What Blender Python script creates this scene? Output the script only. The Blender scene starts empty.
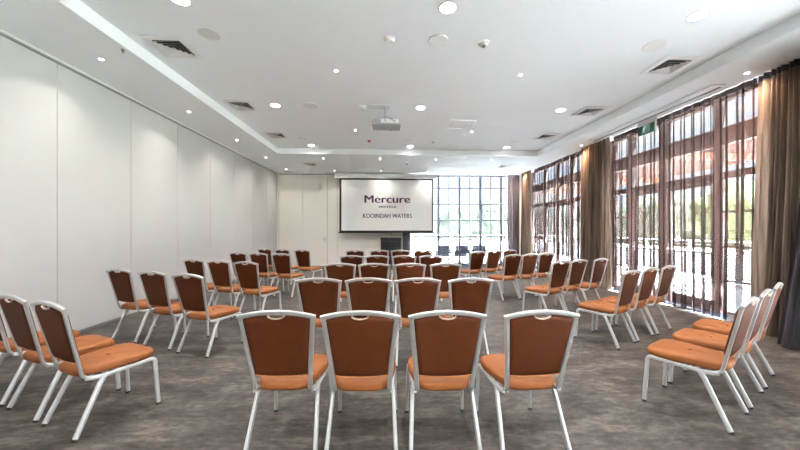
import bpy, bmesh, math, random
from mathutils import Vector, Matrix, noise as mnoise
random.seed(7)
S = bpy.context.scene
COL = S.collection
PI = math.pi

# ------------------------------------------------------------------ materials
def newmat(name):
    m = bpy.data.materials.new(name); m.use_nodes = True
    nt = m.node_tree
    for n in list(nt.nodes): nt.nodes.remove(n)
    out = nt.nodes.new('ShaderNodeOutputMaterial')
    return m, nt, out

def pbr(name, col, rough=0.5, metal=0.0, spec=0.5, bump=0.0, bscale=200.0, var=0.0, vscale=6.0, stretch=None, sheen=0.0, emis=None, estr=0.0, coat=0.0):
    m, nt, out = newmat(name)
    b = nt.nodes.new('ShaderNodeBsdfPrincipled')
    b.inputs['Base Color'].default_value = (*col, 1)
    b.inputs['Roughness'].default_value = rough
    b.inputs['Metallic'].default_value = metal
    b.inputs['Specular IOR Level'].default_value = spec
    b.inputs['Sheen Weight'].default_value = sheen
    b.inputs['Coat Weight'].default_value = coat
    if emis:
        b.inputs['Emission Color'].default_value = (*emis, 1)
        b.inputs['Emission Strength'].default_value = estr
    nt.links.new(b.outputs[0], out.inputs[0])
    tc = nt.nodes.new('ShaderNodeTexCoord')
    mp = nt.nodes.new('ShaderNodeMapping')
    if stretch: mp.inputs['Scale'].default_value = stretch
    nt.links.new(tc.outputs['Object'], mp.inputs[0])
    if var > 0:
        n = nt.nodes.new('ShaderNodeTexNoise'); n.inputs['Scale'].default_value = vscale
        n.inputs['Detail'].default_value = 4
        nt.links.new(mp.outputs[0], n.inputs['Vector'])
        r = nt.nodes.new('ShaderNodeValToRGB')
        r.color_ramp.elements[0].position = 0.3; r.color_ramp.elements[1].position = 0.7
        r.color_ramp.elements[0].color = (*[c*(1-var) for c in col], 1)
        r.color_ramp.elements[1].color = (*[min(1, c*(1+var)) for c in col], 1)
        nt.links.new(n.outputs['Fac'], r.inputs[0]); nt.links.new(r.outputs[0], b.inputs['Base Color'])
    if bump > 0:
        n2 = nt.nodes.new('ShaderNodeTexNoise'); n2.inputs['Scale'].default_value = bscale
        nt.links.new(mp.outputs[0], n2.inputs['Vector'])
        bp = nt.nodes.new('ShaderNodeBump'); bp.inputs['Strength'].default_value = bump; bp.inputs['Distance'].default_value = 0.01
        nt.links.new(n2.outputs['Fac'], bp.inputs['Height']); nt.links.new(bp.outputs[0], b.inputs['Normal'])
    return m

def glow(name, col, strength):
    m, nt, out = newmat(name)
    e = nt.nodes.new('ShaderNodeEmission'); e.inputs[0].default_value = (*col, 1); e.inputs[1].default_value = strength
    nt.links.new(e.outputs[0], out.inputs[0]); return m

def glassmat(name, tint=(0.96, 0.98, 0.98)):
    m, nt, out = newmat(name)
    t = nt.nodes.new('ShaderNodeBsdfTransparent'); t.inputs[0].default_value = (*tint, 1)
    g = nt.nodes.new('ShaderNodeBsdfGlossy'); g.inputs['Roughness'].default_value = 0.02
    mx = nt.nodes.new('ShaderNodeMixShader'); mx.inputs[0].default_value = 0.06
    nt.links.new(t.outputs[0], mx.inputs[1]); nt.links.new(g.outputs[0], mx.inputs[2]); nt.links.new(mx.outputs[0], out.inputs[0])
    return m

def clothmat(name, col, transp, transl, var=0.12, tint=(1, 1, 1)):
    m, nt, out = newmat(name)
    tr = nt.nodes.new('ShaderNodeBsdfTransparent'); tr.inputs[0].default_value = (*tint, 1)
    tl = nt.nodes.new('ShaderNodeBsdfTranslucent')
    df = nt.nodes.new('ShaderNodeBsdfDiffuse')
    tc = nt.nodes.new('ShaderNodeTexCoord'); mp = nt.nodes.new('ShaderNodeMapping'); mp.inputs['Scale'].default_value = (1, 1, .04)
    n = nt.nodes.new('ShaderNodeTexNoise'); n.inputs['Scale'].default_value = 14
    nt.links.new(tc.outputs['Object'], mp.inputs[0]); nt.links.new(mp.outputs[0], n.inputs['Vector'])
    r = nt.nodes.new('ShaderNodeValToRGB')
    r.color_ramp.elements[0].position = .35; r.color_ramp.elements[1].position = .65
    r.color_ramp.elements[0].color = (*[c*(1-var) for c in col], 1); r.color_ramp.elements[1].color = (*[c*(1+var) for c in col], 1)
    nt.links.new(n.outputs['Fac'], r.inputs[0])
    nt.links.new(r.outputs[0], tl.inputs[0]); nt.links.new(r.outputs[0], df.inputs[0])
    m1 = nt.nodes.new('ShaderNodeMixShader'); m1.inputs[0].default_value = transl
    nt.links.new(df.outputs[0], m1.inputs[1]); nt.links.new(tl.outputs[0], m1.inputs[2])
    m2 = nt.nodes.new('ShaderNodeMixShader'); m2.inputs[0].default_value = transp
    nt.links.new(m1.outputs[0], m2.inputs[1]); nt.links.new(tr.outputs[0], m2.inputs[2])
    nt.links.new(m2.outputs[0], out.inputs[0])
    return m

def carpetmat():
    m, nt, out = newmat('carpet')
    b = nt.nodes.new('ShaderNodeBsdfPrincipled'); b.inputs['Roughness'].default_value = .62; b.inputs['Specular IOR Level'].default_value = .5
    tc = nt.nodes.new('ShaderNodeTexCoord')
    def nz(scale, st, det=5, rough=.6):
        mp = nt.nodes.new('ShaderNodeMapping'); mp.inputs['Scale'].default_value = st
        n = nt.nodes.new('ShaderNodeTexNoise'); n.inputs['Scale'].default_value = scale; n.inputs['Detail'].default_value = det
        n.inputs['Roughness'].default_value = rough
        nt.links.new(tc.outputs['Object'], mp.inputs[0]); nt.links.new(mp.outputs[0], n.inputs['Vector']); return n
    a = nz(2.2, (1, 2.6, 1), 8, .72); c = nz(11, (1, 2.2, 1), 4, .7); d = nz(120, (1, 1, 1), 2)
    ma = nt.nodes.new('ShaderNodeMath'); ma.operation = 'MULTIPLY_ADD'; ma.inputs[1].default_value = .6
    nt.links.new(a.outputs['Fac'], ma.inputs[0])
    mb = nt.nodes.new('ShaderNodeMath'); mb.operation = 'MULTIPLY'; mb.inputs[1].default_value = .4
    nt.links.new(c.outputs['Fac'], mb.inputs[0]); nt.links.new(mb.outputs[0], ma.inputs[2])
    r = nt.nodes.new('ShaderNodeValToRGB')
    e = r.color_ramp.elements
    e[0].position = .40; e[0].color = (.018, .015, .013, 1)
    e[1].position = .61; e[1].color = (.155, .130, .108, 1)
    k = r.color_ramp.elements.new(.5); k.color = (.062, .051, .043, 1)
    nt.links.new(ma.outputs[0], r.inputs[0])
    # thin joints between carpet widths
    br = nt.nodes.new('ShaderNodeTexBrick'); br.inputs['Scale'].default_value = 1; br.inputs['Brick Width'].default_value = 2.0
    br.inputs['Row Height'].default_value = 1.0; br.inputs['Mortar Size'].default_value = .006; br.inputs['Mortar Smooth'].default_value = 1
    br.inputs['Color1'].default_value = (1, 1, 1, 1); br.inputs['Color2'].default_value = (.86, .87, .88, 1); br.inputs['Mortar'].default_value = (.7, .7, .7, 1)
    nt.links.new(tc.outputs['Object'], br.inputs['Vector'])
    mx = nt.nodes.new('ShaderNodeMixRGB'); mx.blend_type = 'MULTIPLY'; mx.inputs[0].default_value = 1
    nt.links.new(r.outputs[0], mx.inputs[1]); nt.links.new(br.outputs[0], mx.inputs[2])
    nt.links.new(mx.outputs[0], b.inputs['Base Color'])
    bp = nt.nodes.new('ShaderNodeBump'); bp.inputs['Strength'].default_value = .5; bp.inputs['Distance'].default_value = .01
    nt.links.new(d.outputs['Fac'], bp.inputs['Height']); nt.links.new(bp.outputs[0], b.inputs['Normal'])
    nt.links.new(b.outputs[0], out.inputs[0])
    return m

M = dict(
    carpet=carpetmat(),
    ceiling=pbr('ceiling_paint', (.90, .935, .95), .9, spec=.1),
    panel=pbr('partition_vinyl', (.575, .565, .56), .55, spec=.3, var=.015, vscale=1.2, bump=.05, bscale=400),
    cream=pbr('cream_panel', (.86, .82, .765), .6, spec=.25, var=.012, vscale=1.5),
    track=pbr('track_metal', (.62, .62, .61), .35, .6),
    dark=pbr('dark_gap', (.03, .03, .03), .7),
    grey=pbr('grey_seal', (.22, .22, .23), .7),
    alu=pbr('brushed_aluminium', (.60, .60, .60), .33, .6, bump=.02, bscale=300),
    alu_leg=pbr('satin_silver_tube', (.66, .66, .66), .36, .4),
    cap=pbr('black_rubber', (.02, .02, .02), .6),
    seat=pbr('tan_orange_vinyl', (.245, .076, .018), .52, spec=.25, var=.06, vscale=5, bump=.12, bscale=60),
    back=pbr('shaded_orange_vinyl', (.074, .0175, .005), .58, spec=.1, var=.06, vscale=4, bump=.10, bscale=80),  # same vinyl as the seat, with the shade on the backs put into its colour
    piping=pbr('orange_piping', (.42, .15, .05), .45),
    grip=pbr('grip_metal', (.62, .50, .42), .4, .4),
    white=pbr('white_metal', (.84, .84, .83), .45),
    offwhite=pbr('offwhite_plastic', (.72, .72, .715), .5),
    lgrey=pbr('light_grey_plastic', (.60, .60, .60), .5),
    mgrey=pbr('mid_grey_plastic', (.28, .28, .28), .5),
    black=pbr('black_laminate', (.012, .013, .016), .35),
    blackm=pbr('black_border', (.010, .010, .011), .6),
    screen=pbr('screen_cloth', (.84, .835, .83), .8, spec=.1),
    purple=pbr('purple_print', (.080, .010, .095), .6),
    greyprint=pbr('grey_print', (.05, .045, .05), .6),
    paleprint=pbr('pale_gold_print', (.79, .78, .69), .8, spec=.1),
    lampL=glow('lamp_diffuser', (1, .98, .95), 9.0),
    lampS=glow('spot_lens', (1, .95, .86), 12.0),
    projbody=pbr('projector_shell', (.34, .34, .35), .5),
    red=pbr('red_plastic', (.45, .03, .05), .4),
    green=pbr('exit_green', (.0, .09, .045), .4, emis=(0, .35, .16), estr=.0),
    greenlit=glow('exit_pictogram', (.75, 1, .85), .22),
    clear=pbr('acrylic', (.7, .78, .76), .2),
    timber=pbr('dark_frame', (.050, .038, .036), .5),
    framebr=pbr('brown_frame', (.035, .020, .016), .5),
    framegr=pbr('taupe_frame', (.09, .075, .07), .5),
    black_steel=pbr('black_steel', (.015, .018, .022), .45),
    glass=glassmat('window_glass'),
    sheer=clothmat('sheer_mauve', (.10, .062, .055), .20, .5, tint=(.95, .975, 1)),
    sheerb=clothmat('sheer_grey', (.10, .105, .13), .38, .5),
    drape=clothmat('heavy_brown_drape', (.18, .13, .102), .0, .3, var=.5),  # strong vertical streaks paint the light and shade of folds into the colour
    drapeb=clothmat('heavy_mauve_drape', (.20, .175, .19), .0, .22, var=.25),
    draped=clothmat('dark_drape', (.060, .050, .056), .0, .12, var=.25),
    hem=clothmat('dark_hem', (.07, .07, .10), .15, .3),
    deck=pbr('pale_deck_tile', (.74, .73, .71), .7, var=.08, vscale=2),
    lawn=pbr('lawn_grass', (.14, .17, .05), .9, var=.35, vscale=.6),
    leaf1=pbr('leaf_yellowgreen', (.035, .044, .006), .8, var=.4, vscale=3),
    leaf2=pbr('leaf_green', (.013, .020, .007), .8, var=.45, vscale=3),
    leaf3=pbr('leaf_dark', (.006, .010, .006), .8, var=.4, vscale=3),
    bark=pbr('bark', (.10, .075, .05), .9, var=.3, vscale=8),
    redwood=pbr('red_timber', (.11, .036, .018), .6, var=.15, vscale=3),
    beige=pbr('render_beige', (.60, .50, .42), .8),
    wicker=pbr('dark_wicker', (.035, .04, .055), .6, bump=.3, bscale=120),
    cushion=pbr('outdoor_cushion', (.32, .36, .42), .8),
)

# ------------------------------------------------------------------ mesh helpers
def link(o, parent=None):
    COL.objects.link(o)
    if parent is not None: o.parent = parent
    return o
def mkobj(name, bm, mat, parent=None, smooth=False):
    me = bpy.data.meshes.new(name)
    bmesh.ops.recalc_face_normals(bm, faces=bm.faces[:])
    bm.to_mesh(me); bm.free()
    me.materials.append(mat)
    if smooth:
        for p in me.polygons: p.use_smooth = True
        if smooth != 'all':
            me.set_sharp_from_angle(angle=math.radians(40))
    return link(bpy.data.objects.new(name, me), parent)
def tag(o, label, cat, group=None, kind=None):
    if label: o['label'] = label
    if cat: o['category'] = cat
    if group: o['group'] = group
    if kind: o['kind'] = kind
    return o
def empty(name, loc, rz=0.0):
    o = bpy.data.objects.new(name, None); COL.objects.link(o)
    o.location = loc; o.rotation_euler = (0, 0, rz); o.empty_display_size = .1
    return o
def struct(name, bm, mat, parent=None, smooth=False):
    o = mkobj(name, bm, mat, parent, smooth)
    if parent is None: o['kind'] = 'structure'
    return o
def box(bm, x0, x1, y0, y1, z0, z1, bev=0.0):
    r = bmesh.ops.create_cube(bm, size=1)
    vs = r['verts']
    for v in vs:
        v.co = Vector(((x0+x1)/2+v.co.x*(x1-x0), (y0+y1)/2+v.co.y*(y1-y0), (z0+z1)/2+v.co.z*(z1-z0)))
    if bev > 0:
        es = list({e for v in vs for e in v.link_edges})
        bmesh.ops.bevel(bm, geom=es, offset=bev, segments=2, affect='EDGES', profile=.5)
    return bm
def B(*a, **k):
    bm = bmesh.new(); box(bm, *a, **k); return bm
def cyl(bm, c, r, h, n=24, r2=None, axis='Z'):
    m = Matrix.Translation(c)
    if axis == 'X': m = m @ Matrix.Rotation(PI/2, 4, 'Y')
    if axis == 'Y': m = m @ Matrix.Rotation(PI/2, 4, 'X')
    bmesh.ops.create_cone(bm, cap_ends=True, segments=n, radius1=r, radius2=r if r2 is None else r2, depth=h, matrix=m)
    return bm
def tube(bm, pts, w, t, ref, n=10, power=3.0, closed=False, sizes=None):
    """sweep a rounded-rectangle section (w along ref side, t across) along points"""
    pts = [Vector(p) for p in pts]; ref = Vector(ref)
    rings = []
    for i, p in enumerate(pts):
        if closed: a, b_ = pts[i-1], pts[(i+1) % len(pts)]
        else: a, b_ = pts[max(0, i-1)], pts[min(len(pts)-1, i+1)]
        T = (b_-a).normalized()
        r_ = ref(i) if callable(ref) else ref
        U = (r_ - T*r_.dot(T)).normalized(); V = T.cross(U)
        ring = []
        k = 1 if sizes is None else sizes[i]
        for j in range(n):
            th = 2*PI*(j+.5)/n
            cx, sx = math.cos(th), math.sin(th)
            q = (abs(cx)**power+abs(sx)**power)**(-1/power)
            ring.append(bm.verts.new(p+U*(cx*q*w/2*k)+V*(sx*q*t/2*k)))
        rings.append(ring)
    m = len(rings)
    for i in range(m if closed else m-1):
        A, Bq = rings[i], rings[(i+1) % m]
        for j in range(n):
            bm.faces.new((A[j], A[(j+1) % n], Bq[(j+1) % n], Bq[j]))
    if not closed:
        bm.faces.new(rings[0][::-1]); bm.faces.new(rings[-1])
    return bm
def arcpts(p0, p1, p2, r, n=5):
    """round the corner p1 of p0-p1-p2"""
    p0, p1, p2 = Vector(p0), Vector(p1), Vector(p2)
    a = (p0-p1).normalized(); b = (p2-p1).normalized()
    out = []
    for i in range(n+1):
        t = i/n
        out.append((p1+a*r)*(1-t)**2 + p1*2*t*(1-t) + (p1+b*r)*t**2)
    return out
def roundpath(pts, r, n=5):
    out = [Vector(pts[0])]
    for i in range(1, len(pts)-1):
        rr = r[i-1] if isinstance(r, (list, tuple)) else r
        out += arcpts(pts[i-1], pts[i], pts[i+1], rr, n)
    out.append(Vector(pts[-1])); return out
def copy_tree(o, parent=None):
    c = o.copy(); COL.objects.link(c); c.parent = parent
    for ch in o.children: copy_tree(ch, c)
    return c

# ------------------------------------------------------------------ chair
def build_chair():
    root = empty('banquet_chair', (0, 0, 0))
    SX = lambda s, x: s*x
    # seat frame: side rails and two cross bars
    bm = bmesh.new()
    for s in (-1, 1):
        tube(bm, [(s*.186, -.175, .388), (s*.188, -.14, .376), (s*.192, -.08, .372), (s*.205, .215, .380)], .024, .030, (1, 0, 0))
    tube(bm, [(-.195, -.05, .376), (.195, -.05, .376)], .022, .022, (0, 1, 0))
    tube(bm, [(-.204, .17, .382), (.204, .17, .382)], .022, .022, (0, 1, 0))
    mkobj('seat_frame', bm, M['alu_leg'], root, True)
    # legs
    for s in (-1, 1):
        bm = bmesh.new()
        tube(bm, [(s*.195, -.072, .374), (s*.200, -.102, .332), (s*.219, -.245, .012)], .027, .032, (1, 0, 0))
        l = mkobj('leg', bm, M['alu_leg'], root, True)
        bm = bmesh.new(); tube(bm, [(s*.2188, -.2435, .016), (s*.2195, -.250, 0)], .027, .032, (1, 0, 0))
        mkobj('foot_cap', bm, M['cap'], l)
        bm = bmesh.new()
        tube(bm, [(s*.2045, .205, .380)]+arcpts((s*.204, .18, .379), (s*.206, .242, .383), (s*.218, .262, .012), .035, 6)+[(s*.218, .262, .012)], .026, .030, (1, 0, 0))
        l = mkobj('leg', bm, M['alu_leg'], root, True)
        bm = bmesh.new(); tube(bm, [(s*.218, .262, .016), (s*.218, .2625, 0)], .027, .031, (1, 0, 0))
        mkobj('foot_cap', bm, M['cap'], l)
    # back frame: J-shaped sides and arched top rail
    def side(s, t):  # t from 0 (bottom) to 1 (top corner)
        x = .1755+.0445*t**1.1
        return Vector((s*x, -.196-.104*t, .425+.467*t))
    bm = bmesh.new()
    for s in (-1, 1):
        pts = [(s*.184, -.105, .378), (s*.181, -.150, .382), (s*.178, -.178, .396), (s*.176, -.192, .412)]
        pts += [side(s, k/8) for k in range(8)]+[side(s, 1.0)]
        tube(bm, [Vector(p) for p in pts], .022, .030, (0, 1, .2), n=12, power=2.8)
    n = 14
    tube(bm, [Vector(((-1+2*k/n)*.236, -.300-.004*(1-(-1+2*k/n)**2), .890+.031*(1-abs(-1+2*k/n)**2.0))) for k in range(n+1)], .024, .030, (0, 1, .2), n=12, power=3.2)
    mkobj('back_frame', bm, M['alu'], root, True)
    # backrest pad
    NX, NZ = 20, 18
    def pad_outline(u, v):  # u -1..1, v 0..1
        t = v
        zb = .494+.012*abs(u)**2.5
        hw = .1755+.0445*(max(0, (t*.94+.04)))**1.1-.012
        zt = .878+.031*(1-abs(u)**2.0)
        d = abs(u*hw)
        if d < .052: zt -= .020*math.sqrt(max(0, 1-(d/.052)**2))
        z = zb+(zt-zb)*v
        y = -.196-.104*((z-.425)/.467)
        return Vector((u*hw, y, z))
    def padmesh(off, puff):
        vs = {}
        for i in range(NX+1):
            for j in range(NZ+1):
                u = -1+2*i/NX; v = j/NZ
                p = pad_outline(u, v)
                e = min(1, (1-abs(u))*9)*min(1, v*12)*min(1, (1-v)*12)
                e = e**.5
                p.y += off+puff*e
                vs[i, j] = bm.verts.new(p)
        return vs
    bm = bmesh.new()
    A = padmesh(.004, .024); C_ = padmesh(-.004, -.009)
    for i in range(NX):
        for j in range(NZ):
            bm.faces.new((A[i, j], A[i+1, j], A[i+1, j+1], A[i, j+1]))
            bm.faces.new((C_[i, j], C_[i, j+1], C_[i+1, j+1], C_[i+1, j]))
    for i in range(NX):
        bm.faces.new((A[i, 0], C_[i, 0], C_[i+1, 0], A[i+1, 0])); bm.faces.new((A[i, NZ], A[i+1, NZ], C_[i+1, NZ], C_[i, NZ]))
    for j in range(NZ):
        bm.faces.new((A[0, j], A[0, j+1], C_[0, j+1], C_[0, j])); bm.faces.new((A[NX, j], C_[NX, j], C_[NX, j+1], A[NX, j+1]))
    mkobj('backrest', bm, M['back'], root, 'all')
    # hand grip cup under the top rail
    bm = bmesh.new()
    tube(bm, [(.050*math.cos(a), -.309, .902-.020*math.sin(a)) for a in [PI*k/10 for k in range(11)]], .018, .008, (0, 1, 0))
    mkobj('hand_grip', bm, M['grip'], root, True)
    # piping along the lower edge of the backrest
    bm = bmesh.new()
    tube(bm, [(u*.168, -.219-.0, .494+.012*abs(u)**2.5) for u in (-1, -.75, -.5, 0, .5, .75, 1)], .008, .008, (0, 1, 0), n=6, power=2)
    mkobj('piping', bm, M['piping'], root, True)
    # seat cushion
    bm = bmesh.new()
    N = 48
    def outline(a, inset):
        hx, hy = .5, .5
        cx, sx = math.cos(a), math.sin(a)
        q = (abs(cx)**5+abs(sx)**5)**(-1/5)
        v = sx*q
        y = .029+v*(.243-inset)
        tt = (v+1)/2
        hw = .168+.050*min(1, tt*1.6)
        return Vector((cx*q*(hw-inset), y, 0)), y
    rings = []
    prof = [(.012, 0), (.002, .008), (0, .022), (0, .044), (.005, .058), (.016, .068), (.035, .074), (.07, .078), (.11, .080), (.14, .080), (.155, .0785), (.170, .072)]
    for ins, dz in prof:
        ring = []
        for j in range(N):
            p, y = outline(2*PI*j/N, ins)
            ring.append(bm.verts.new((p.x, p.y, .396-.004*(y+.21)/.46+dz*.86)))
        rings.append(ring)
    for a, b_ in zip(rings[:-1], rings[1:]):
        for j in range(N): bm.faces.new((a[j], a[(j+1) % N], b_[(j+1) % N], b_[j]))
    bm.faces.new(rings[0][::-1])
    cvert = bm.verts.new((0, .029, .394+.060))
    for j in range(N): bm.faces.new((rings[-1][j], rings[-1][(j+1) % N], cvert))
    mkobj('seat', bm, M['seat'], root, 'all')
    bm = bmesh.new(); cyl(bm, Vector((0, .029, .459)), .011, .008, 12)
    mkobj('tuft_button', bm, M['seat'], root, True)
    return root

proto = build_chair()
used = [False]
def place(x, y, deg, label, group):
    o = proto if not used[0] else copy_tree(proto)
    used[0] = True
    o.location = (x, y, 0); o.rotation_euler = (0, 0, math.radians(deg))
    tag(o, label, 'chair', group)
    return o
rowname = ['nearest', 'second', 'third', 'fourth', 'farthest']
cpos = ['leftmost of its four', 'second from its left', 'third from its left', 'rightmost of its four']
centre = [
    [(-.663, 2.249, -1.9), (-.159, 2.217, -1.2), (.366, 2.200, -.5), (.924, 2.185, 3.0)],
    [(-.693, 3.556, -1.9), (-.192, 3.539, -.8), (.309, 3.51, .4), (.84, 3.494, 2.2)],
    [(-.694, 4.999, -1.2), (-.194, 4.966, -.3), (.329, 4.936, .3), (.852, 4.918, .9)],
    [(-.69, 6.433, -.3), (-.201, 6.43, -.2), (.322, 6.408, .1), (.842, 6.403, .5)],
    [(-.786, 8.053, -.4), (-.201, 8.029, 0), (.318, 8.006, 0), (.86, 7.994, .3)]]
left = [
    [(-2.184, 2.53, -26.1), (-2.690, 2.765, -25), (-3.20, 3.00, -25)],
    [(-2.122, 3.905, -20.5), (-2.685, 4.155, -21.5), (-3.27, 4.41, -22)],
    [(-2.1, 5.28, -19), (-2.625, 5.50, -20), (-3.14, 5.72, -21)],
    [(-2.13, 6.99, -18), (-2.66, 7.16, -19), (-3.17, 7.34, -20)],
    [(-2.01, 8.25, -22), (-2.58, 8.50, -23), (-3.12, 8.76, -23)]]
right = [
    [(2.452, 2.419, 30.5), (2.94, 2.709, 31.7), (3.436, 3.01, 32.5)],
    [(2.806, 3.955, 30), (3.25, 4.20, 30), (3.73, 4.45, 29.5)],
    [(2.620, 5.160, 27), (3.045, 5.38, 28), (3.547, 5.58, 30)],
    [(2.405, 6.50, 23), (2.845, 6.70, 24), (3.285, 6.90, 25)],
    [(1.960, 7.50, 27), (2.425, 7.73, 27), (2.895, 7.96, 27)]]
for r, row in enumerate(centre):
    for k, (x, y, a) in enumerate(row):
        w = 'row' if r in (0, 4) else 'row back'
        place(x, y, a, f'rust-backed chair in the {rowname[r]} {w} of the centre block, {cpos[k]}', f'chairs in the centre block')
for r, row in enumerate(left):
    for k, (x, y, a) in enumerate(row):
        w = 'row' if r in (0, 4) else 'row back'
        p = ['at the aisle end', 'in the middle', 'at the white wall end'][k]
        place(x, y, a, f'rust chair {p} of the {rowname[r]} {w}, left block', 'chairs in the left block')
for r, row in enumerate(right):
    for k, (x, y, a) in enumerate(row):
        w = 'row' if r in (0, 4) else 'row back'
        p = ['at the aisle end', 'in the middle', 'at the curtain end'][k]
        place(x, y, a, f'orange-seated chair {p} of the {rowname[r]} {w} in the right block', 'chairs in the right block')

# ------------------------------------------------------------------ room shell
XL, XR, YB, YF = -4.25, 5.55, 12.5, -6.5
CZ, LZ = 3.78, 3.62
struct('floor', B(XL-.2, XR+.12, YF-.1, YB+.1, -.12, 0), M['carpet'])
bm = bmesh.new()
box(bm, XL-.2, XR+.15, YF-.2, YB+.2, CZ, CZ+.15)
box(bm, XL-.2, -3.16, YF-.2, YB+.2, LZ, CZ)
box(bm, 4.48, XR+.15, YF-.2, YB+.2, LZ, CZ)
box(bm, -3.16, 4.48, 9.25, YB+.2, LZ, CZ)
box(bm, -3.16, 4.48, YF-.2, -4.9, LZ, CZ)
struct('ceiling', bm, M['ceiling'])
# left wall : operable partition
wl = struct('wall_left', B(XL-.2, XL-.045, YF-.2, YB+.2, -.1, LZ), M['panel'])
pitch = 1.172; y0 = 4.26-pitch*10
k = 0
while True:
    a = y0+k*pitch; b = a+pitch; k += 1
    if b < YF: continue
    if a > YB-.05: break
    mkobj('panel', B(XL-.045, XL, max(a, YF)+.0045, min(b, YB-.12)-.0045, .035, LZ-.055, bev=.003), M['panel'], wl)
    mkobj('bottom_seal', B(XL-.040, XL-.006, max(a, YF)+.004, min(b, YB-.12)-.004, .0, .033), M['grey'], wl)
    bm = bmesh.new(); cyl(bm, Vector((XL-.012, a, LZ-.045)), .016, .03, 10)
    mkobj('trolley', bm, M['mgrey'], wl)
mkobj('gap', B(XL-.046, XL-.030, YF, YB-.1, 0.02, LZ-.01), M['grey'], wl)
bm = bmesh.new(); box(bm, XL-.04, XL+.026, YF, YB-.05, LZ-.026, LZ-.001)
mkobj('track', bm, M['white'], wl)
mkobj('track_slot', B(XL-.02, XL+.004, YF, YB-.1, LZ-.048, LZ-.026), M['mgrey'], wl)
mkobj('jamb_post', B(XL-.045, XL+.035, YB-.12, YB, 0, LZ-.02), M['cream'], wl)
struct('wall_front', B(XL-.2, XR+.15, YF-.2, YF, -.1, LZ), M['cream'])

# back wall
wb = struct('wall_back', B(XL-.2, .80, YB+.03, YB+.2, -.1, LZ), M['cream'])
mkobj('panel', B(XL+.045, -3.315, YB, YB+.03, .02, LZ-.03, bev=.003), M['cream'], wb)
mkobj('panel', B(-2.350, -1.975, YB, YB+.03, .02, LZ-.03, bev=.003), M['cream'], wb)
mkobj('panel', B(-1.965, .80, YB, YB+.03, .02, LZ-.01, bev=.003), M['cream'], wb)
mkobj('gap', B(XL+.045, -1.96, YB+.022, YB+.032, .0, LZ-.002), M['grey'], wb)
bm = bmesh.new(); tube(bm, roundpath([(-3.86, YB+.01, 1.54), (-3.90, YB-.05, 1.52), (-3.98, YB-.05, 1.57)], .02), .012, .02, (0, 0, 1), n=6)
mkobj('latch', bm, M['alu'], wb)
dr = empty('door_1', (-2.835, YB, 0)); dr['kind'] = 'structure'
mkobj('leaf', B(-.472, .472, -.004, .026, .012, 3.585, bev=.003), M['cream'], dr)
hb = bmesh.new(); tube(hb, roundpath([(.40, .0, 1.06), (.40, -.055, 1.06), (.28, -.055, 1.06)], .02), .018, .022, (0, 0, 1), n=8)
box(hb, .375, .425, -.014, -.004, .99, 1.13, bev=.002)
mkobj('door_handle', hb, M['alu'], dr)
# lintel and stub around back window
bm = bmesh.new(); box(bm, .80, XR+.15, YB+.03, YB+.2, 3.585, LZ); box(bm, 4.96, XR+.15, YB+.03, YB+.2, -.1, 3.585); box(bm, .80, 4.96, YB+.03, YB+.2, -.1, .0)
struct('trim_1', bm, M['cream'])
# right wall pieces
bm = bmesh.new()
box(bm, XR, XR+.15, 7.60, 8.50, 0, LZ); box(bm, XR, XR+.15, 11.95, YB+.03, 0, LZ)
box(bm, XR, XR+.15, 2.55, 4.20, 0, LZ); box(bm, XR, XR+.15, YF, -4.9, 0, LZ); box(bm, XR, XR+.15, -1.45, -.9, 0, LZ)
box(bm, XR, XR+.15, YF, YB+.03, -.12, 0.0)
struct('wall_right', bm, M['beige'])

# back window
def bars(x0, x1, y0, y1, z0, z1): return (x0, x1, y0, y1, z0, z1)
wn = empty('window_1', (2.9, YB+.08, 0)); wn['kind'] = 'structure'
bm = bmesh.new()
ox = 2.9
for i in range(10):
    x = 1.19+.4235*i
    w = .038 if i in (2, 4, 6, 8) else .014
    if i in (6,): w = .05
    box(bm, x-w-ox, x+w-ox, -.035, .035, 0, 3.585)
for z in (.035, .511, 1.160, 1.795, 2.445, 3.09, 3.565):
    box(bm, .80-ox, 4.96-ox, -.03, .03, z-.020, z+.020)
box(bm, .80-ox, .84-ox, -.035, .035, 0, 3.585); box(bm, 4.92-ox, 4.96-ox, -.035, .035, 0, 3.585)
mkobj('window_frame', bm, M['black_steel'], wn)
mkobj('pane', B(.82-ox, 4.94-ox, -.004, .004, .02, 3.57), M['glass'], wn)

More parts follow.
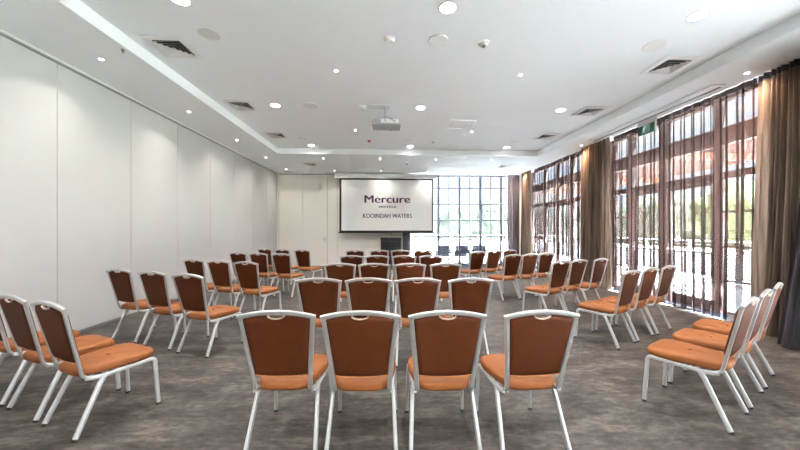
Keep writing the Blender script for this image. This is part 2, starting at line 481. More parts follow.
def bay(n, ya, yb, doors, full=True):
    """glazed bay in the right wall between y=ya and y=yb"""
    o = empty(f'window_{n}', (XR+.07, (ya+yb)/2, 0)); o['kind'] = 'structure'
    oy = (ya+yb)/2
    bm = bmesh.new()
    box(bm, -.07, .07, ya-oy, yb-oy, 3.565, 3.62)
    box(bm, -.05, .05, ya-oy, ya+.06-oy, 0, 3.57); box(bm, -.05, .05, yb-.06-oy, yb-oy, 0, 3.57)
    mkobj('window_frame', bm, M['framebr'], o)
    mkobj('transom', B(-.06, .06, ya-oy, yb-oy, 2.84, 3.115), M['framebr'], o)
    mkobj('door_head', B(-.06, .06, ya-oy, yb-oy, 2.27, 2.385), M['framebr'], o)
    mkobj('sill', B(-.06, .06, ya-oy, yb-oy, 0, .035), M['timber'], o)
    (s0, s1), (d0, d1), (e0, e1), (t0, t1) = doors
    for a, b, mt in ((s1, d0, 'framegr'), (d1, e0, 'timber'), (e1, t0, 'framegr')):
        mkobj('post', B(-.065, .065, a-oy, b-oy, .0, 3.57), M[mt], o)
    for a, b in ((s0, s1), (t0, t1)):
        bm = bmesh.new()
        for z in (.58, 1.145, 1.72): box(bm, -.02, .02, a-oy, b-oy, z-.02, z+.02)
        box(bm, -.02, .02, a-oy, b-oy, .035, .08)
        mkobj('glazing_bar', bm, M['timber'], o)
    for k2, (a, b) in enumerate(((d0, d1), (e0, e1))):
        bm = bmesh.new()
        st = .065
        box(bm, -.022, .022, a+.006-oy, a+st-oy, .04, 2.265); box(bm, -.022, .022, b-st-oy, b-.006-oy, .04, 2.265)
        box(bm, -.022, .022, a+st-oy, b-st-oy, .04, .20); box(bm, -.022, .022, a+st-oy, b-st-oy, 2.19, 2.265)
        box(bm, -.022, .022, a+st-oy, b-st-oy, 1.00, 1.03)
        d = mkobj('door_leaf', bm, M['framegr'], o)
        hy = (b-.035 if k2 == 0 else b-.035)-oy
        bm = bmesh.new(); tube(bm, roundpath([(-.02, hy, 1.05), (-.07, hy, 1.05), (-.07, hy-.10, 1.05)], .015), .018, .02, (0, 0, 1), n=8)
        box(bm, -.032, -.02, hy-.02, hy+.02, .96, 1.16)
        mkobj('door_handle', bm, M['white'], d)
    mkobj('pane', B(-.004, .004, ya+.02-oy, yb-.02-oy, .04, 3.57), M['glass'], o)
    return o
bay(2, 4.20, 7.60, ((4.26, 5.04), (5.14, 6.08), (6.24, 6.95), (7.06, 7.54)))
bay(3, 8.50, 11.95, ((8.56, 9.30), (9.40, 10.16), (10.22, 10.98), (11.06, 11.89)))
bay(4, -.90, 2.55, ((-.84, -.12), (-.02, .78), (.90, 1.70), (1.78, 2.49)))  # unseen bay beside the camera, added without curtains to let in more daylight

bay(5, -4.90, -1.45, ((-4.84, -4.12), (-4.02, -3.22), (-3.10, -2.30), (-2.22, -1.51)))  # another unseen bay, added in the lengthened room end to brighten the ceiling

# ------------------------------------------------------------------ curtains
HD = .085
def curtain(name, mat, p0, p1, z0, z1, nf, amp, om, label, group=None, bulge=0.0, flare=0.0, hem=None, seed=0, heading=True, lean=0.0):
    p0 = Vector((*p0, 0)); p1 = Vector((*p1, 0)); d = p1-p0; L = d.length; T = d/L; Nn = Vector((-T.y, T.x, 0))
    rnd = random.Random(seed)
    root = empty(name, ((p0+p1)/2))
    root.location = ((p0+p1)/2)+Vector((0, 0, z0))
    org = root.location.copy()
    fr = [rnd.uniform(.5, 1.6) for _ in range(nf)]; tot = sum(fr); acc = 0
    amps = [rnd.uniform(.7, 1.2) for _ in range(nf)]
    per = 14; cols = []
    for i in range(nf):
        for j in range(per):
            ph = 2*PI*j/per
            cols.append(((acc+fr[i]*j/per)/tot, ph, amps[i], fr[i]/tot))
        acc += fr[i]
    cols.append((1, 0, amps[-1], fr[-1]/tot))
    levels = [0, .02, .06, .15, .3, .5, .7, .85, .95, 1]
    def mesh(za, zb, lv, offs=0.0):
        bm = bmesh.new(); g = []
        for v in lv:
            z = za+(zb-za)*v
            vv = (z-z0)/(z1-z0)
            row = []
            for (t, ph, am, w) in cols:
                a = amp*am*(.75+.5*(1-vv)*(.6+.4*math.sin(7*t+seed)))
                s_ = t*L + om*w*L*math.sin(2*ph)*(.8+.3*(1-vv)) + .02*math.sin(3*vv+9*t+seed)*(1-vv)
                o_ = a*math.sin(ph) + bulge*math.sin(PI*t)
                sp = flare*(1-vv)**2
                s_ = L/2+(s_-L/2)*(1+sp)
                q = p0+T*s_+Nn*(o_+offs+lean*(1-vv)**1.5); q.z = z
                row.append(bm.verts.new(q-org))
            g.append(row)
        for a, b_ in zip(g[:-1], g[1:]):
            for i in range(len(a)-1): bm.faces.new((a[i], a[i+1], b_[i+1], b_[i]))
        return bm
    mkobj('cloth', mesh(z0+(.0 if hem is None else .09), z1-HD, levels), mat, root, 'all')
    mkobj('heading', mesh(z1-HD, z1, [0, 1]), mat if heading is True else heading, root, 'all')
    if hem is not None:
        mkobj('hem', mesh(z0, z0+.09, [0, .5, 1]), hem, root, 'all')
    tag(root, label, 'curtain', group)
    return root
XC = 5.30
g1 = 'sheer curtains over the right-hand glazing'
curtain('sheer_curtain', M['sheer'], (XC, 4.30), (XC, 7.20), .01, LZ-.01, 17, .036, .22, 'brown-mauve sheer curtain over the nearer glazed doors, below the green exit sign', g1, hem=M['hem'], seed=1, heading=M['draped'])
curtain('sheer_curtain', M['sheer'], (XC, 8.42), (XC, 11.22), .01, LZ-.01, 14, .040, .25, 'brown-mauve sheer curtain over the farther glazed doors, between two heavy drapes', g1, hem=M['hem'], seed=2, heading=M['draped'])
curtain('sheer_curtain', M['sheerb'], (1.00, 12.28), (4.64, 12.28), .01, 3.58, 24, .025, .14, 'pale grey sheer curtain across the black-gridded window in the far wall', seed=3)
curtain('drape', M['drape'], (5.26, 3.74), (5.28, 4.28), .01, LZ-.01, 7, .075, .03, 'brown full-height drape at the right, nearer edge of the sheer below the exit sign', 'heavy drapes', seed=4, heading=M['draped'], lean=.12)
curtain('drape', M['draped'], (5.22, 2.6), (5.24, 3.68), .01, LZ-.01, 8, .07, .03, 'dark plum drape at the extreme right, nearest the camera', 'heavy drapes', seed=5, lean=.42)
curtain('drape', M['drape'], (XC-.05, 7.24), (XC-.05, 8.32), .01, LZ-.01, 11, .080, .03, 'brown drape covering the pier between the two sheer curtains of the right wall', 'heavy drapes', seed=6)
curtain('drape', M['drape'], (XC-.05, 11.34), (XC-.05, 12.05), .01, LZ-.01, 9, .075, .03, 'brown drape on the right wall beside the far corner', 'heavy drapes', seed=7)
curtain('drape', M['drapeb'], (4.72, 12.24), (5.20, 12.24), .01, 3.58, 6, .045, .03, 'grey-mauve drape on the far wall beside the right corner', 'heavy drapes', seed=8)
curtain('drape', M['drapeb'], (.62, 12.36), (.90, 12.36), .01, 3.58, 5, .045, .03, 'narrow grey-mauve drape stacked behind the right edge of the projection screen', 'heavy drapes', seed=10)

# ------------------------------------------------------------------ ceiling fittings
def disc(name, r, h, z, mat, parent, x=0, y=0, r2=None, n=28):
    bm = bmesh.new(); cyl(bm, Vector((x, y, z)), r, h, n, r2)
    return mkobj(name, bm, mat, parent, True)
def ring(name, r0, r1, z0, z1, mat, parent, n=28):
    bm = bmesh.new()
    tube(bm, [((r0+r1)/2*math.cos(2*PI*k/n), (r0+r1)/2*math.sin(2*PI*k/n), (z0+z1)/2) for k in range(n)], abs(z1-z0), r1-r0, (0, 0, 1), n=8, closed=True)
    return mkobj(name, bm, mat, parent, True)
def lamp_data(name, power, size, col, spread=PI):
    l = bpy.data.lights.new(name, 'AREA'); l.shape = 'DISK'; l.size = size; l.energy = power; l.color = col; l.spread = spread
    return l
LBIG = lamp_data('downlight_lamp', 9, .16, (1, .97, .93), math.radians(140))
LSM = lamp_data('spot_lamp', 2, .06, (1, .94, .87), math.radians(120))
LWARM = lamp_data('warm_spot_lamp', 8, .06, (1, .74, .50), math.radians(130))
def downlight(x, y, zc, big, label, group, warm=False):
    r = .085 if big else .027
    o = empty('downlight', (x, y, zc))
    ring('trim_ring', r-.003, r+(.018 if big else .010), -.008, .001, M['white'], o, n=24)
    disc('diffuser', r-.002, .004, -.003, M['lampL'] if big else M['lampS'], o, n=20)
    li = bpy.data.objects.new('lamp', LBIG if big else (LWARM if warm else LSM)); link(li, o); li.location = (0, 0, -.012)
    tag(o, label, 'ceiling light', group)
rown = {-2.2: 'behind the camera', .58: 'above the camera end', 3.33: 'in the nearest row', 6.08: 'in the middle row', 8.90: 'in the farthest row'}
coln = {-2.12: 'left', .64: 'centre', 3.41: 'right'}
for y in (-2.2, .58, 3.33, 6.08, 8.90):
    for x in (-2.12, .64, 3.41):
        downlight(x, y, CZ, True, f'large round white downlight {rown[y]} of the raised ceiling, {coln[x]} column', 'large downlights')
for y, t in ((4.72, 'nearer'), (7.5, 'farther')):
    for x, u in ((-.76, 'left'), (2.02, 'right')):
        downlight(x, y, CZ, False, f'tiny bright spotlight in the raised ceiling, {t} pair, {u} one', 'tiny spotlights in the raised ceiling')
for i, y in enumerate((4.23, 6.03, 7.89, 9.76, 11.64)):
    n_ = ['nearest the camera', 'second from the camera', 'third from the camera', 'second from the far end', 'at the far end'][i]
    downlight(-3.68, y, LZ, False, f'tiny spotlight in the lowered ceiling strip over the white wall, {n_}', 'spotlights along the left ceiling strip')
downlight(-3.68, 2.4, LZ, False, 'tiny spotlight in the left ceiling strip, above the camera', 'spotlights along the left ceiling strip')
for y, t in ((9.80, 'front'), (11.78, 'rear')):
    for i, x in enumerate((-1.96, -.23, 1.51, 3.27)):
        if y > 11 and i == 3: continue
        pn = ['leftmost', 'second from left', 'second from right' if t == 'front' else 'rightmost', 'rightmost'][i]
        downlight(x, y, LZ, False, f'tiny spotlight in the far lowered ceiling, {t} row, {pn}', 'spotlights in the far lowered ceiling')
downlight(5.03, 4.21, LZ, False, 'spotlight in the right ceiling strip, just before the end of the long slot', 'spotlights along the right ceiling strip', True)
downlight(5.05, 8.01, LZ, False, 'spotlight in the right ceiling strip, above the middle drape', 'spotlights along the right ceiling strip', True)
downlight(5.05, 11.7, LZ, False, 'spotlight in the right ceiling strip, above the corner drape', 'spotlights along the right ceiling strip', True)

def sqring(bm, ro, ri, zo, zi, th=.004):
    """square sloping blade from half-size ro at zo to half-size ri at zi"""
    a = [bm.verts.new((sx*ro, sy*ro, zo)) for sx, sy in ((-1, -1), (1, -1), (1, 1), (-1, 1))]
    b = [bm.verts.new((sx*ri, sy*ri, zi)) for sx, sy in ((-1, -1), (1, -1), (1, 1), (-1, 1))]
    c = [bm.verts.new((sx*(ro-th), sy*(ro-th), zo+th)) for sx, sy in ((-1, -1), (1, -1), (1, 1), (-1, 1))]
    d = [bm.verts.new((sx*(ri-th), sy*(ri-th), zi+th)) for sx, sy in ((-1, -1), (1, -1), (1, 1), (-1, 1))]
    for i in range(4):
        j = (i+1) % 4
        bm.faces.new((a[i], a[j], b[j], b[i])); bm.faces.new((c[i], d[i], d[j], c[j]))
        bm.faces.new((a[i], c[i], c[j], a[j])); bm.faces.new((b[i], b[j], d[j], d[i]))
def vent(x, y, zc, s, label, group='ceiling vents', rect=None):
    o = empty('ceiling_vent', (x, y, zc))
    h = s/2
    bm = bmesh.new()
    w = s*.15
    sqring(bm, h, h-w, -.012, -.020, .008)
    mkobj('frame', bm, M['white'], o)
    mkobj('core', B(-h+w*.6, h-w*.6, -h+w*.6, h-w*.6, -.010, -.004), M['dark'], o)
    n = 4
    for k in range(n):
        rr = (h-w)*(1-k/n)-.004
        bm = bmesh.new(); sqring(bm, rr, max(.004, rr-(h-w)/n*.70), -.034, -.012, .003)
        mkobj('louvre', bm, M['offwhite'], o)
    tag(o, label, 'air vent', group)
for x, y, t in ((-2.75, 4.20, 'left column, nearest the camera'), (-2.75, 6.09, 'left column, middle'), (-2.75, 7.95, 'left column, farthest'), (4.03, 4.35, 'right column, nearest the camera'), (4.02, 6.10, 'right column, middle'), (4.0, 7.80, 'right column, farthest')):
    vent(x, y, CZ, .50, f'square louvred air vent in the raised ceiling, {t}')
vent(-2.58, 10.67, LZ, .46, 'square louvred air vent in the far lowered ceiling, left one')
vent(4.0, 10.70, LZ, .46, 'square louvred air vent in the far lowered ceiling, right one')
for x, y, t in ((-3.50, 12.05, 'left end'), (-2.05, 12.36, 'above the screen corner'), (4.25, 12.10, 'right end')):
    o = empty('slot_vent', (x, y, LZ))
    bm = bmesh.new(); box(bm, -.40, .40, -.07, .07, -.010, 0, bev=.002); mkobj('frame', bm, M['offwhite'], o)
    for q in (-.03, .03): mkobj('slot', B(-.36, .36, q-.013, q+.013, -.013, -.009), M['mgrey'], o)
    tag(o, f'long narrow slot vent in the ceiling against the far wall, {t}', 'air vent', 'slot vents at the far wall')
# long linear diffuser
o = empty('linear_diffuser', (5.06, 6.0, LZ))
mkobj('frame', B(-.16, .06, -1.45, 1.60, -.022, 0, bev=.004), M['white'], o)
mkobj('slot', B(-.012, .020, -1.40, 1.55, -.026, -.018), M['dark'], o)
tag(o, 'long white linear air diffuser with a dark slot beside the curtains', 'air vent')
# access panel
o = empty('access_panel', (1.63, 6.97, CZ))
bm = bmesh.new()
for (a, b, c, d) in ((-.27, .27, -.27, -.24), (-.27, .27, .24, .27), (-.27, -.24, -.24, .24), (.24, .27, -.24, .24)): box(bm, a, b, c, d, -.014, 0)
mkobj('frame', bm, M['white'], o); mkobj('hatch', B(-.235, .235, -.235, .235, -.008, 0), M['ceiling'], o)
bm = bmesh.new()
for (a, b, c, d) in ((-.24, .24, -.24, -.235), (-.24, .24, .235, .24), (-.24, -.235, -.235, .235), (.235, .24, -.235, .235)): box(bm, a, b, c, d, -.006, 0)
mkobj('gap', bm, M['mgrey'], o)
tag(o, 'square access hatch in the raised ceiling right of the projector', 'access hatch')
# speakers and discs
def speaker(x, y, zc, r, label, grille='white'):
    o = empty('ceiling_speaker', (x, y, zc))
    ring('bezel', r-.012, r+.004, -.008, .001, M['white'], o)
    disc('grille', r-.010, .006, -.004, M[grille], o)
    tag(o, label, 'ceiling speaker', 'round ceiling speakers')
speaker(-2.14, 3.90, CZ, .125, 'grey round ceiling speaker beside the nearest left vent', 'offwhite')
speaker(.63, 3.90, CZ, .115, 'round ceiling speaker behind the nearest centre downlight')
speaker(3.41, 3.90, CZ, .125, 'round ceiling speaker behind the nearest right downlight')
speaker(-1.46, 6.05, CZ, .14, 'round ceiling speaker between the middle-row left downlight and projector', 'offwhite')
speaker(-2.17, 8.20, CZ, .11, 'round ceiling speaker before the farthest left downlight')
speaker(.56, 8.27, CZ, .11, 'round ceiling speaker before the farthest centre downlight')
speaker(3.42, 8.33, CZ, .11, 'round ceiling speaker before the farthest right downlight')
def detector(x, y, zc, r, label, col='white', tip=None, name='smoke_detector', cat='smoke detector'):
    o = empty(name, (x, y, zc))
    disc('base', r, .014, -.007, M['white'], o)
    disc('body', r*.62, .030, -.028, M[col], o, r2=r*.85)
    if tip: disc('tip', r*.32, .018, -.050, M[tip], o, n=12)
    tag(o, label, cat)
detector(.03, 3.90, CZ, .075, 'small white domed smoke detector left of the nearest centre speaker', 'white')
detector(1.21, 3.93, CZ, .070, 'small white sensor with grey dome right of the nearest centre speaker', 'lgrey', 'mgrey', 'motion_sensor', 'sensor')
detector(-.47, 6.08, CZ, .085, 'white smoke detector on the ceiling just left of the projector mount', 'white', 'lgrey')
detector(1.21, 8.33, CZ, .065, 'small white sensor right of the farthest centre downlight', 'lgrey', 'mgrey', 'motion_sensor', 'sensor')
detector(-.48, 8.32, CZ, .055, 'ceiling detector with a red tip beyond the projector', 'red', 'red')
detector(.64, 10.42, LZ, .05, 'tiny grey detector in the far lowered ceiling, near its middle', 'mgrey')
detector(-3.20, 3.97, LZ, .022, 'tiny sprinkler head at the edge of the left ceiling strip', 'mgrey', 'mgrey', 'sprinkler_head', 'sprinkler')

# projector and mount
o = empty('projector', (-.02, 6.07, 3.385))
mkobj('body', B(-.27, .27, -.175, .19, 0, .125, bev=.012), M['projbody'], o)
mkobj('vent_grille', B(-.235, -.15, -.179, -.172, .03, .105), M['mgrey'], o)
mkobj('port_panel', B(-.10, .235, -.178, -.172, .03, .105), M['offwhite'], o)
bm = bmesh.new(); cyl(bm, Vector((.10, .21, .06)), .05, .06, 20, axis='Y'); mkobj('lens', bm, M['dark'], o, True)
bm = bmesh.new(); tube(bm, [(.0, -.05, .20), (-.005, -.14, .17), (.02, -.20, .14), (.07, -.215, .10), (.13, -.20, .07), (.16, -.18, .05)], .012, .012, (0, 0, 1), n=8, power=2)
tube(bm, [(-.005, -.05, .22), (-.02, -.16, .18), (-.025, -.205, .12), (-.02, -.18, .05)], .011, .011, (1, 0, 0), n=8, power=2)
mkobj('cable', bm, M['black'], o, True)
tag(o, 'grey box projector hanging under the raised ceiling', 'projector')
o = empty('projector_mount', (-.03, 6.05, CZ))
mkobj('pole', cyl(bmesh.new(), Vector((0, 0, -.125)), .026, .22, 16), M['mgrey'], o, True)
mkobj('ceiling_plate', B(-.36, .07, -.10, .10, -.012, 0, bev=.003), M['offwhite'], o)
mkobj('bracket', B(-.09, .09, -.07, .07, -.262, -.238), M['mgrey'], o)
tag(o, 'short grey pole and ceiling plate holding the projector', 'projector mount')

# exit sign
o = empty('exit_sign', (5.155, 6.07, LZ))
mkobj('mount', B(-.03, .03, -.20, .20, -.10, 0, bev=.004), M['offwhite'], o)
mkobj('sign_plate', B(-.010, .010, -.20, .20, -.285, -.10, bev=.003), M['green'], o)
mkobj('edge', B(-.013, .013, -.225, -.202, -.285, -.10), M['clear'], o)
bm = bmesh.new()
def pl(pts, x=-.0125):
    vs = [bm.verts.new((x, .03+(p[0]-.03)*.72, -.115+(p[1]+.08)*.88)) for p in pts]; bm.faces.new(vs)
# running figure (seen from -x; y runs right to left)
def limb(a, b, w):
    a = Vector(a); b = Vector(b); d = (b-a).normalized(); n_ = Vector((-d.y, d.x))*w/2
    pl([a+n_, b+n_, b-n_, a-n_])
pl([(.052+.016*math.cos(2*PI*k/12), -.095+.016*math.sin(2*PI*k/12)) for k in range(12)])
limb((.055, -.115), (.070, -.175), .030); limb((.055, -.120), (.020, -.140), .012); limb((.020, -.140), (.000, -.125), .012)
limb((.060, -.120), (.095, -.135), .012); limb((.095, -.135), (.110, -.165), .012)
limb((.068, -.170), (.040, -.200), .016); limb((.040, -.200), (.045, -.240), .014)
limb((.072, -.170), (.100, -.205), .016); limb((.100, -.205), (.130, -.215), .014)
for (q0, q1, r0, r1) in ((-.035, -.025, -.245, -.085), (-.11, -.1, -.245, -.085), (-.11, -.025, -.095, -.085)):
    pl([(q0, r0), (q1, r0), (q1, r1), (q0, r1)])
mkobj('pictogram', bm, M['greenlit'], o)
tag(o, 'green running-man exit sign hanging from the ceiling by the right curtains', 'exit sign')

# ------------------------------------------------------------------ projection screen
o = empty('projection_screen', (-.03, 12.15, 0))
sx0, sx1, sz0, sz1 = -1.80, 1.80, 1.345, 3.395
mkobj('border', B(sx0, sx1, -.002, .004, sz0, sz1), M['blackm'], o)
mkobj('screen_surface', B(sx0+.075, sx1-.055, -.006, -.001, sz0+.055, sz1-.055), M['screen'], o)
mkobj('bottom_bar', B(sx0-.03, sx1+.03, -.012, .014, sz0-.045, sz0+.012, bev=.004), M['blackm'], o)
mkobj('casing', B(sx0-.18, sx1+.12, -.07, .09, sz1+.003, sz1+.18, bev=.008), M['white'], o)
bm = bmesh.new(); cyl(bm, Vector((.18, 0, sz0-.06)), .022, .03, 12); mkobj('pull_knob', bm, M['mgrey'], o)
for q in (-1.6, 1.5): mkobj('bracket', B(q-.03, q+.03, -.03, .03, sz1+.175, LZ-.002), M['white'], o)
def lettering(txt, cx, zbase, width, height, mat, bold, space=1.0):
    cu = bpy.data.curves.new('lettering', 'FONT'); cu.body = txt; cu.size = 1; cu.space_character = space
    cu.align_x = 'LEFT'; cu.extrude = 0.0; cu.resolution_u = 4
    ob = bpy.data.objects.new('tmp_text', cu); COL.objects.link(ob)
    dg = bpy.context.evaluated_depsgraph_get(); dg.update()
    me = bpy.data.meshes.new_from_object(ob.evaluated_get(dg))
    bpy.data.objects.remove(ob)
    xs = [v.co.x for v in me.vertices]; ys = [v.co.y for v in me.vertices]
    kx = width/(max(xs)-min(xs)); kz = height/(max(ys))
    mx = (max(xs)+min(xs))/2
    for v in me.vertices: v.co = Vector(((v.co.x-mx)*kx, 0, v.co.y*kz))
    me.materials.clear(); me.materials.append(mat)
    me.name = 'lettering'
    if bold > 0:
        bm = bmesh.new()
        for q in (-1, 0, 1):
            n0 = len(bm.verts); bm.from_mesh(me); bm.verts.ensure_lookup_table()
            for v in bm.verts[n0:]: v.co.x += q*bold; v.co.y -= (q+1)*.0004
        bm.to_mesh(me); bm.free()
    t = bpy.data.objects.new('lettering', me); link(t, o); t.location = (cx, -.0085, zbase)
    return t
lettering('Mercure', .03, 2.465, 1.74, .285, M['purple'], .014)
lettering('HOTELS', .03, 2.270, .64, .085, M['greyprint'], .010, 1.25)
lettering('KOOINDAH WATERS', .03, 1.885, 1.87, .160, M['purple'], .005)
bm = bmesh.new()
def st(a, b, w=.05):
    a = Vector(a); b = Vector(b); d = (b-a).normalized(); n_ = Vector((-d.y, d.x))*w/2
    vs = [bm.verts.new((p.x, -.0072, p.y)) for p in (a+n_, b+n_, b-n_, a-n_)]; bm.faces.new(vs)
st((-.46, 2.36), (-.30, 2.92)); st((-.30, 2.92), (.03, 2.42)); st((.03, 2.42), (.36, 2.92)); st((.36, 2.92), (.52, 2.36))
mkobj('emblem', bm, M['paleprint'], o)
tag(o, 'wide pull-down projection screen showing purple lettering on the far wall', 'projection screen')

# black AV cabinet
o = empty('media_cabinet', (.13, 12.25, 0))
mkobj('body', B(-.39, .39, -.17, .17, .06, 1.085, bev=.004), M['black'], o)
mkobj('top', B(-.40, .40, -.18, .18, 1.085, 1.125, bev=.004), M['black'], o)
for s in (-1, 1):
    d = mkobj('door', B(s*.195-.188, s*.195+.188, -.188, -.171, .09, .98, bev=.003), M['black'], o)
    mkobj('handle', B(s*.03-.006, s*.03+.006, -.205, -.188, .5, .65), M['mgrey'], d)
mkobj('fascia', B(-.385, .385, -.186, -.171, .99, 1.075), M['black'], o)
for s in (-1, 1):
    for q in (-.13, .13): mkobj('foot', B(s*.34-.03, s*.34+.03, q-.03, q+.03, 0, .06), M['black'], o)
tag(o, 'black cabinet standing against the far wall under the screen', 'cabinet')

# ------------------------------------------------------------------ outdoors
struct('ground', B(-60, 90, -60, 110, -.9, -.6), M['lawn'])
bm = bmesh.new(); box(bm, XR+.16, 10.6, -14, 22, -.6, -.04); box(bm, -8, XR+.16, YB+.22, 22, -.6, -.04)
struct('terrace', bm, M['deck'])
bm = bmesh.new(); box(bm, 10.6, 30, -20, 40, -.6, -.45); box(bm, -20, 10.6, 22, 40, -.6, -.45)
struct('bounce_paving', bm, M['deck'])  # pale paving out of view, added to bounce sunlight up to the ceiling
def railing(p0, p1, label):
    p0 = Vector(p0); p1 = Vector(p1); d = p1-p0; L = d.length; T = d.normalized()
    r = empty('railing', p0)
    bm = bmesh.new(); tube(bm, [Vector((0, 0, 1.10)), d+Vector((0, 0, 1.10))], .05, .05, (0, 0, 1), n=8); mkobj('top_rail', bm, M['white'], r)
    n = max(2, int(L/1.8))
    for i in range(n+1):
        q = T*(L*i/n); mkobj('post', B(q.x-.025, q.x+.025, q.y-.025, q.y+.025, 0, 1.08), M['white'], r)
    bm = bmesh.new()
    for z in (.85, .98): tube(bm, [Vector((0, 0, z)), d+Vector((0, 0, z))], .018, .018, (0, 0, 1), n=6)
    mkobj('rail_wire', bm, M['white'], r)
    nn = Vector((-T.y, T.x, 0))*.05
    bm = bmesh.new(); tube(bm, [Vector((0, 0, .36)), d+Vector((0, 0, .36))], .72, .09, (0, 0, 1), n=8, power=12); mkobj('low_wall', bm, M['white'], r)
    tag(r, label, 'railing')
railing((10.4, -13.5, -.04), (10.4, 21.5, -.04), 'white terrace railing with a low wall beyond the right-hand doors')
railing((-7.5, 21.6, -.04), (10.2, 21.6, -.04), 'white terrace railing beyond the far window')
# pergola
o = empty('pergola', (7.9, 7.0, 0))
for i in range(22):
    x = -1.75+i*.155
    mkobj('slat', B(x-.022, x+.022, -7.5, 7.0, 3.20, 3.30), M['redwood'], o)
for y in (-7, -3.5, 0, 3.5, 6.8):
    mkobj('rafter', B(-2.0, 1.75, y-.04, y+.04, 3.04, 3.20), M['redwood'], o)
    mkobj('post', B(1.50, 1.62, y-.06, y+.06, -.04, 3.04), M['redwood'], o)
mkobj('beam', B(1.46, 1.66, -7.5, 7.0, 2.90, 3.04), M['redwood'], o)
tag(o, 'red timber pergola over the terrace outside the right-hand doors', 'pergola')
# garden chairs
def garden_chair(x, y, rz, label):
    r = empty('garden_chair', (x, y, -.04), rz)
    mkobj('seat', B(-.29, .29, -.28, .26, .30, .38, bev=.015), M['wicker'], r)
    mkobj('cushion', B(-.24, .24, -.24, .24, .38, .44, bev=.02), M['cushion'], r)
    mkobj('backrest', B(-.29, .29, -.33, -.27, .42, .80, bev=.02), M['wicker'], r)
    for s in (-1, 1):
        mkobj('armrest', B(s*.31-.025, s*.31+.025, -.30, .26, .56, .60, bev=.008), M['wicker'], r)
        for q in (-.27, .22): mkobj('leg', B(s*.31-.02, s*.31+.02, q-.02, q+.02, 0, .57), M['wicker'], r)
    tag(r, label, 'garden chair', 'dark garden chairs outside the far window')
garden_chair(2.42, 13.9, 0.0, 'dark wicker garden chair outside the far window, left of three')
garden_chair(3.22, 13.95, .1, 'dark wicker garden chair outside the far window, middle of three')
garden_chair(4.02, 13.95, -.1, 'dark wicker garden chair outside the far window, right of three')
o = empty('garden_table', (3.2, 15.3, -.04))
mkobj('tabletop', cyl(bmesh.new(), Vector((0, 0, .72)), .55, .04, 32), M['lgrey'], o, True)
mkobj('pedestal', cyl(bmesh.new(), Vector((0, 0, .36)), .04, .70, 12), M['mgrey'], o, True)
mkobj('base', cyl(bmesh.new(), Vector((0, 0, .015)), .28, .03, 24), M['mgrey'], o, True)
tag(o, 'round grey garden table behind the dark garden chairs', 'table')
# trees
def crown_mesh(r, h, seed, n=9, det=2):
    rnd = random.Random(seed); bm = bmesh.new()
    for i in range(n):
        a = rnd.uniform(0, 2*PI); q = rnd.uniform(0, .62)*r; z = rnd.uniform(-.35, .45)*h
        rr = r*rnd.uniform(.35, .6)
        m = Matrix.Translation((math.cos(a)*q, math.sin(a)*q, z))
        res = bmesh.ops.create_icosphere(bm, subdivisions=3, radius=rr, matrix=m)
        for v in res['verts']:
            d = mnoise.noise(v.co*2.2+Vector((seed, 0, 0)))*.38 + mnoise.noise(v.co*6.0+Vector((0, seed, 0)))*.20
            c = Vector((math.cos(a)*q, math.sin(a)*q, z))
            v.co = c+(v.co-c)*(1+d)
    # loose leaf sprays round the outline
    for i in range(500):
        u = Vector((rnd.gauss(0, 1), rnd.gauss(0, 1), rnd.gauss(0, 1))).normalized()
        c = Vector((u.x*r*rnd.uniform(.7, 1.05), u.y*r*rnd.uniform(.7, 1.05), u.z*h*.8*rnd.uniform(.7, 1.0)))
        s = rnd.uniform(.06, .15); e1 = Vector((rnd.gauss(0, 1), rnd.gauss(0, 1), rnd.gauss(0, 1))).normalized()*s; e2 = e1.cross(u).normalized()*s*.6
        bm.faces.new([bm.verts.new(c+e1), bm.verts.new(c+e2), bm.verts.new(c-e1), bm.verts.new(c-e2)])
    return bm
def tree(x, y, H, r, mat, seed, label, group='trees in the garden'):
    o = empty('garden_tree', (x, y, -.6))
    cz = H*.62
    bm = bmesh.new(); tube(bm, [(0, 0, 0), (.05, .03, H*.3), (-.04, .05, H*.55), (0, 0, H*.7)], .26, .26, (1, 0, 0), n=10, power=2, sizes=[1, .8, .6, .35])
    for k2 in range(4):
        a = k2*PI/2+seed; tube(bm, [(0, 0, H*.4), (math.cos(a)*r*.5, math.sin(a)*r*.5, H*.6)], .08, .08, (0, 0, 1), n=6, power=2)
    mkobj('trunk', bm, M['bark'], o, True)
    c = mkobj('crown', crown_mesh(r, H*.38, seed), mat, o, 'all'); c.location = (0, 0, cz)
    tag(o, label, 'tree', group)
T_ = [(22, 9, 4.6, 2.4, 'leaf1', 'yellow-green tree seen through the nearer doors, right part'),
      (24, 14, 5.2, 2.6, 'leaf2', 'green tree seen through the nearer doors, left part'),
      (20, 17, 4.4, 2.2, 'leaf1', 'yellow-green tree behind the pier drape'),
      (21, 24, 5.0, 2.6, 'leaf2', 'green tree seen through the farther doors'),
      (27, 4, 5.0, 2.8, 'leaf1', 'yellow-green tree behind the right-hand drape'),
      (18.5, 34, 5.6, 3.0, 'leaf3', 'dark tree in line with the far right corner'),
      (2.2, 30, 4.6, 2.1, 'leaf1', 'yellow-green tree seen through the far window, left part'),
      (7.0, 31, 4.8, 2.0, 'leaf2', 'green tree seen through the far window, middle part'),
      (11.4, 32, 5.2, 2.3, 'leaf2', 'taller green tree seen through the far window, right part'),
      (-2.5, 32, 4.6, 2.5, 'leaf2', 'green tree hidden mostly by the projection screen')]
for i, (x, y, H, r, mt, lb) in enumerate(T_): tree(x, y, H, r, M[mt], i+3, lb)
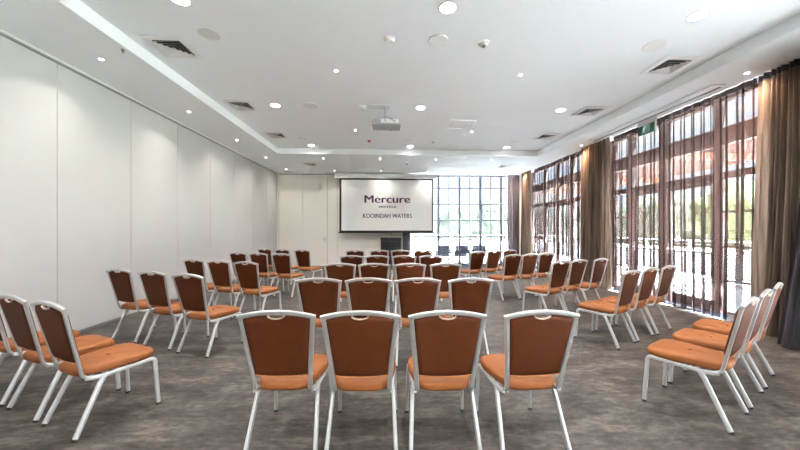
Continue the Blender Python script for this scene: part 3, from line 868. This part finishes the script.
# distant belt of trees
bm = bmesh.new()
rnd = random.Random(5)
for i in range(90):
    a = math.radians(rnd.uniform(-12, 105)); R_ = rnd.uniform(52, 62)
    x, y = R_*math.cos(a), R_*math.sin(a)
    rr = rnd.uniform(2.2, 4.2)
    res = bmesh.ops.create_icosphere(bm, subdivisions=2, radius=rr, matrix=Matrix.Translation((x, y, rr*.3-.6)) @ Matrix.Diagonal((1.3, 1.3, rnd.uniform(.6, .85), 1)))
    for v in res['verts']:
        v.co += v.co.normalized()*mnoise.noise(v.co*.6)*1.2
t = mkobj('distant_trees', bm, M['leaf2'], None, 'all'); tag(t, 'hazy belt of distant trees on the horizon beyond the windows', 'trees', None, 'stuff')

# ------------------------------------------------------------------ daylight
w = bpy.data.worlds.new('sky'); S.world = w; w.use_nodes = True
nt = w.node_tree
for n in list(nt.nodes): nt.nodes.remove(n)
wo = nt.nodes.new('ShaderNodeOutputWorld'); bg = nt.nodes.new('ShaderNodeBackground')
tc = nt.nodes.new('ShaderNodeTexCoord'); sp = nt.nodes.new('ShaderNodeSeparateXYZ')
nt.links.new(tc.outputs['Generated'], sp.inputs[0])
rp = nt.nodes.new('ShaderNodeValToRGB'); e = rp.color_ramp.elements
e[0].position = 0.0; e[0].color = (.92, .96, 1.0, 1)
e[1].position = 0.75; e[1].color = (.22, .42, .85, 1)
k3 = e.new(.22); k3.color = (.50, .72, 1.0, 1)
nt.links.new(sp.outputs['Z'], rp.inputs[0])
cn = nt.nodes.new('ShaderNodeTexNoise'); cn.inputs['Scale'].default_value = 3.2; cn.inputs['Detail'].default_value = 6
cm = nt.nodes.new('ShaderNodeMapping'); cm.inputs['Scale'].default_value = (1, 1, 2.5)
nt.links.new(tc.outputs['Generated'], cm.inputs[0]); nt.links.new(cm.outputs[0], cn.inputs['Vector'])
cr = nt.nodes.new('ShaderNodeValToRGB'); cr.color_ramp.elements[0].position = .46; cr.color_ramp.elements[1].position = .62
nt.links.new(cn.outputs['Fac'], cr.inputs[0])
mx = nt.nodes.new('ShaderNodeMixRGB'); mx.inputs[2].default_value = (1.0, 1.0, 1.0, 1)
nt.links.new(cr.outputs[0], mx.inputs[0]); nt.links.new(rp.outputs[0], mx.inputs[1]); nt.links.new(mx.outputs[0], bg.inputs[0])
bg.inputs[1].default_value = 1.25
nt.links.new(bg.outputs[0], wo.inputs[0])
sl = bpy.data.lights.new('sun', 'SUN'); sl.energy = 150.0; sl.angle = math.radians(1.0); sl.color = (.86, .935, 1.0)
so = bpy.data.objects.new('sun', sl); COL.objects.link(so)
dirv = Vector((-.20, .28, -.94))
so.rotation_euler = dirv.to_track_quat('-Z', 'Y').to_euler(); so.location = (0, 0, 12)
def portal(x, y, z, sx_, sy_, rot):
    l = bpy.data.lights.new('daylight_portal', 'AREA'); l.shape = 'RECTANGLE'; l.size = sx_; l.size_y = sy_
    l.cycles.is_portal = True
    p = bpy.data.objects.new('daylight_portal', l); COL.objects.link(p); p.location = (x, y, z); p.rotation_euler = rot
for ya, yb in ((4.2, 7.6), (8.5, 11.95), (-.9, 2.55), (-4.9, -1.45)):
    portal(XR+.20, (ya+yb)/2, 1.8, 3.6, yb-ya, (0, PI/2, 0))
portal(2.88, YB+.25, 1.8, 4.16, 3.6, (-PI/2, 0, 0))

# ------------------------------------------------------------------ camera and view
cam = bpy.data.cameras.new('camera'); co = bpy.data.objects.new('camera', cam); COL.objects.link(co)
co.location = (0, 0, 1.42); co.rotation_euler = (PI/2, 0, math.radians(-2.5))
cam.sensor_fit = 'HORIZONTAL'; cam.sensor_width = 36; cam.lens = 316/800*36
cam.shift_x = -.0016; cam.shift_y = .00625
cam.clip_start = .05; cam.clip_end = 400
S.camera = co
S.cycles.transparent_max_bounces = 32
S.cycles.max_bounces = 10; S.cycles.diffuse_bounces = 6
S.cycles.sample_clamp_indirect = 6
S.view_settings.view_transform = 'Standard'; S.view_settings.look = 'None'
S.view_settings.gamma = 1; S.view_settings.use_curve_mapping = False
S.view_settings.exposure = 2.1
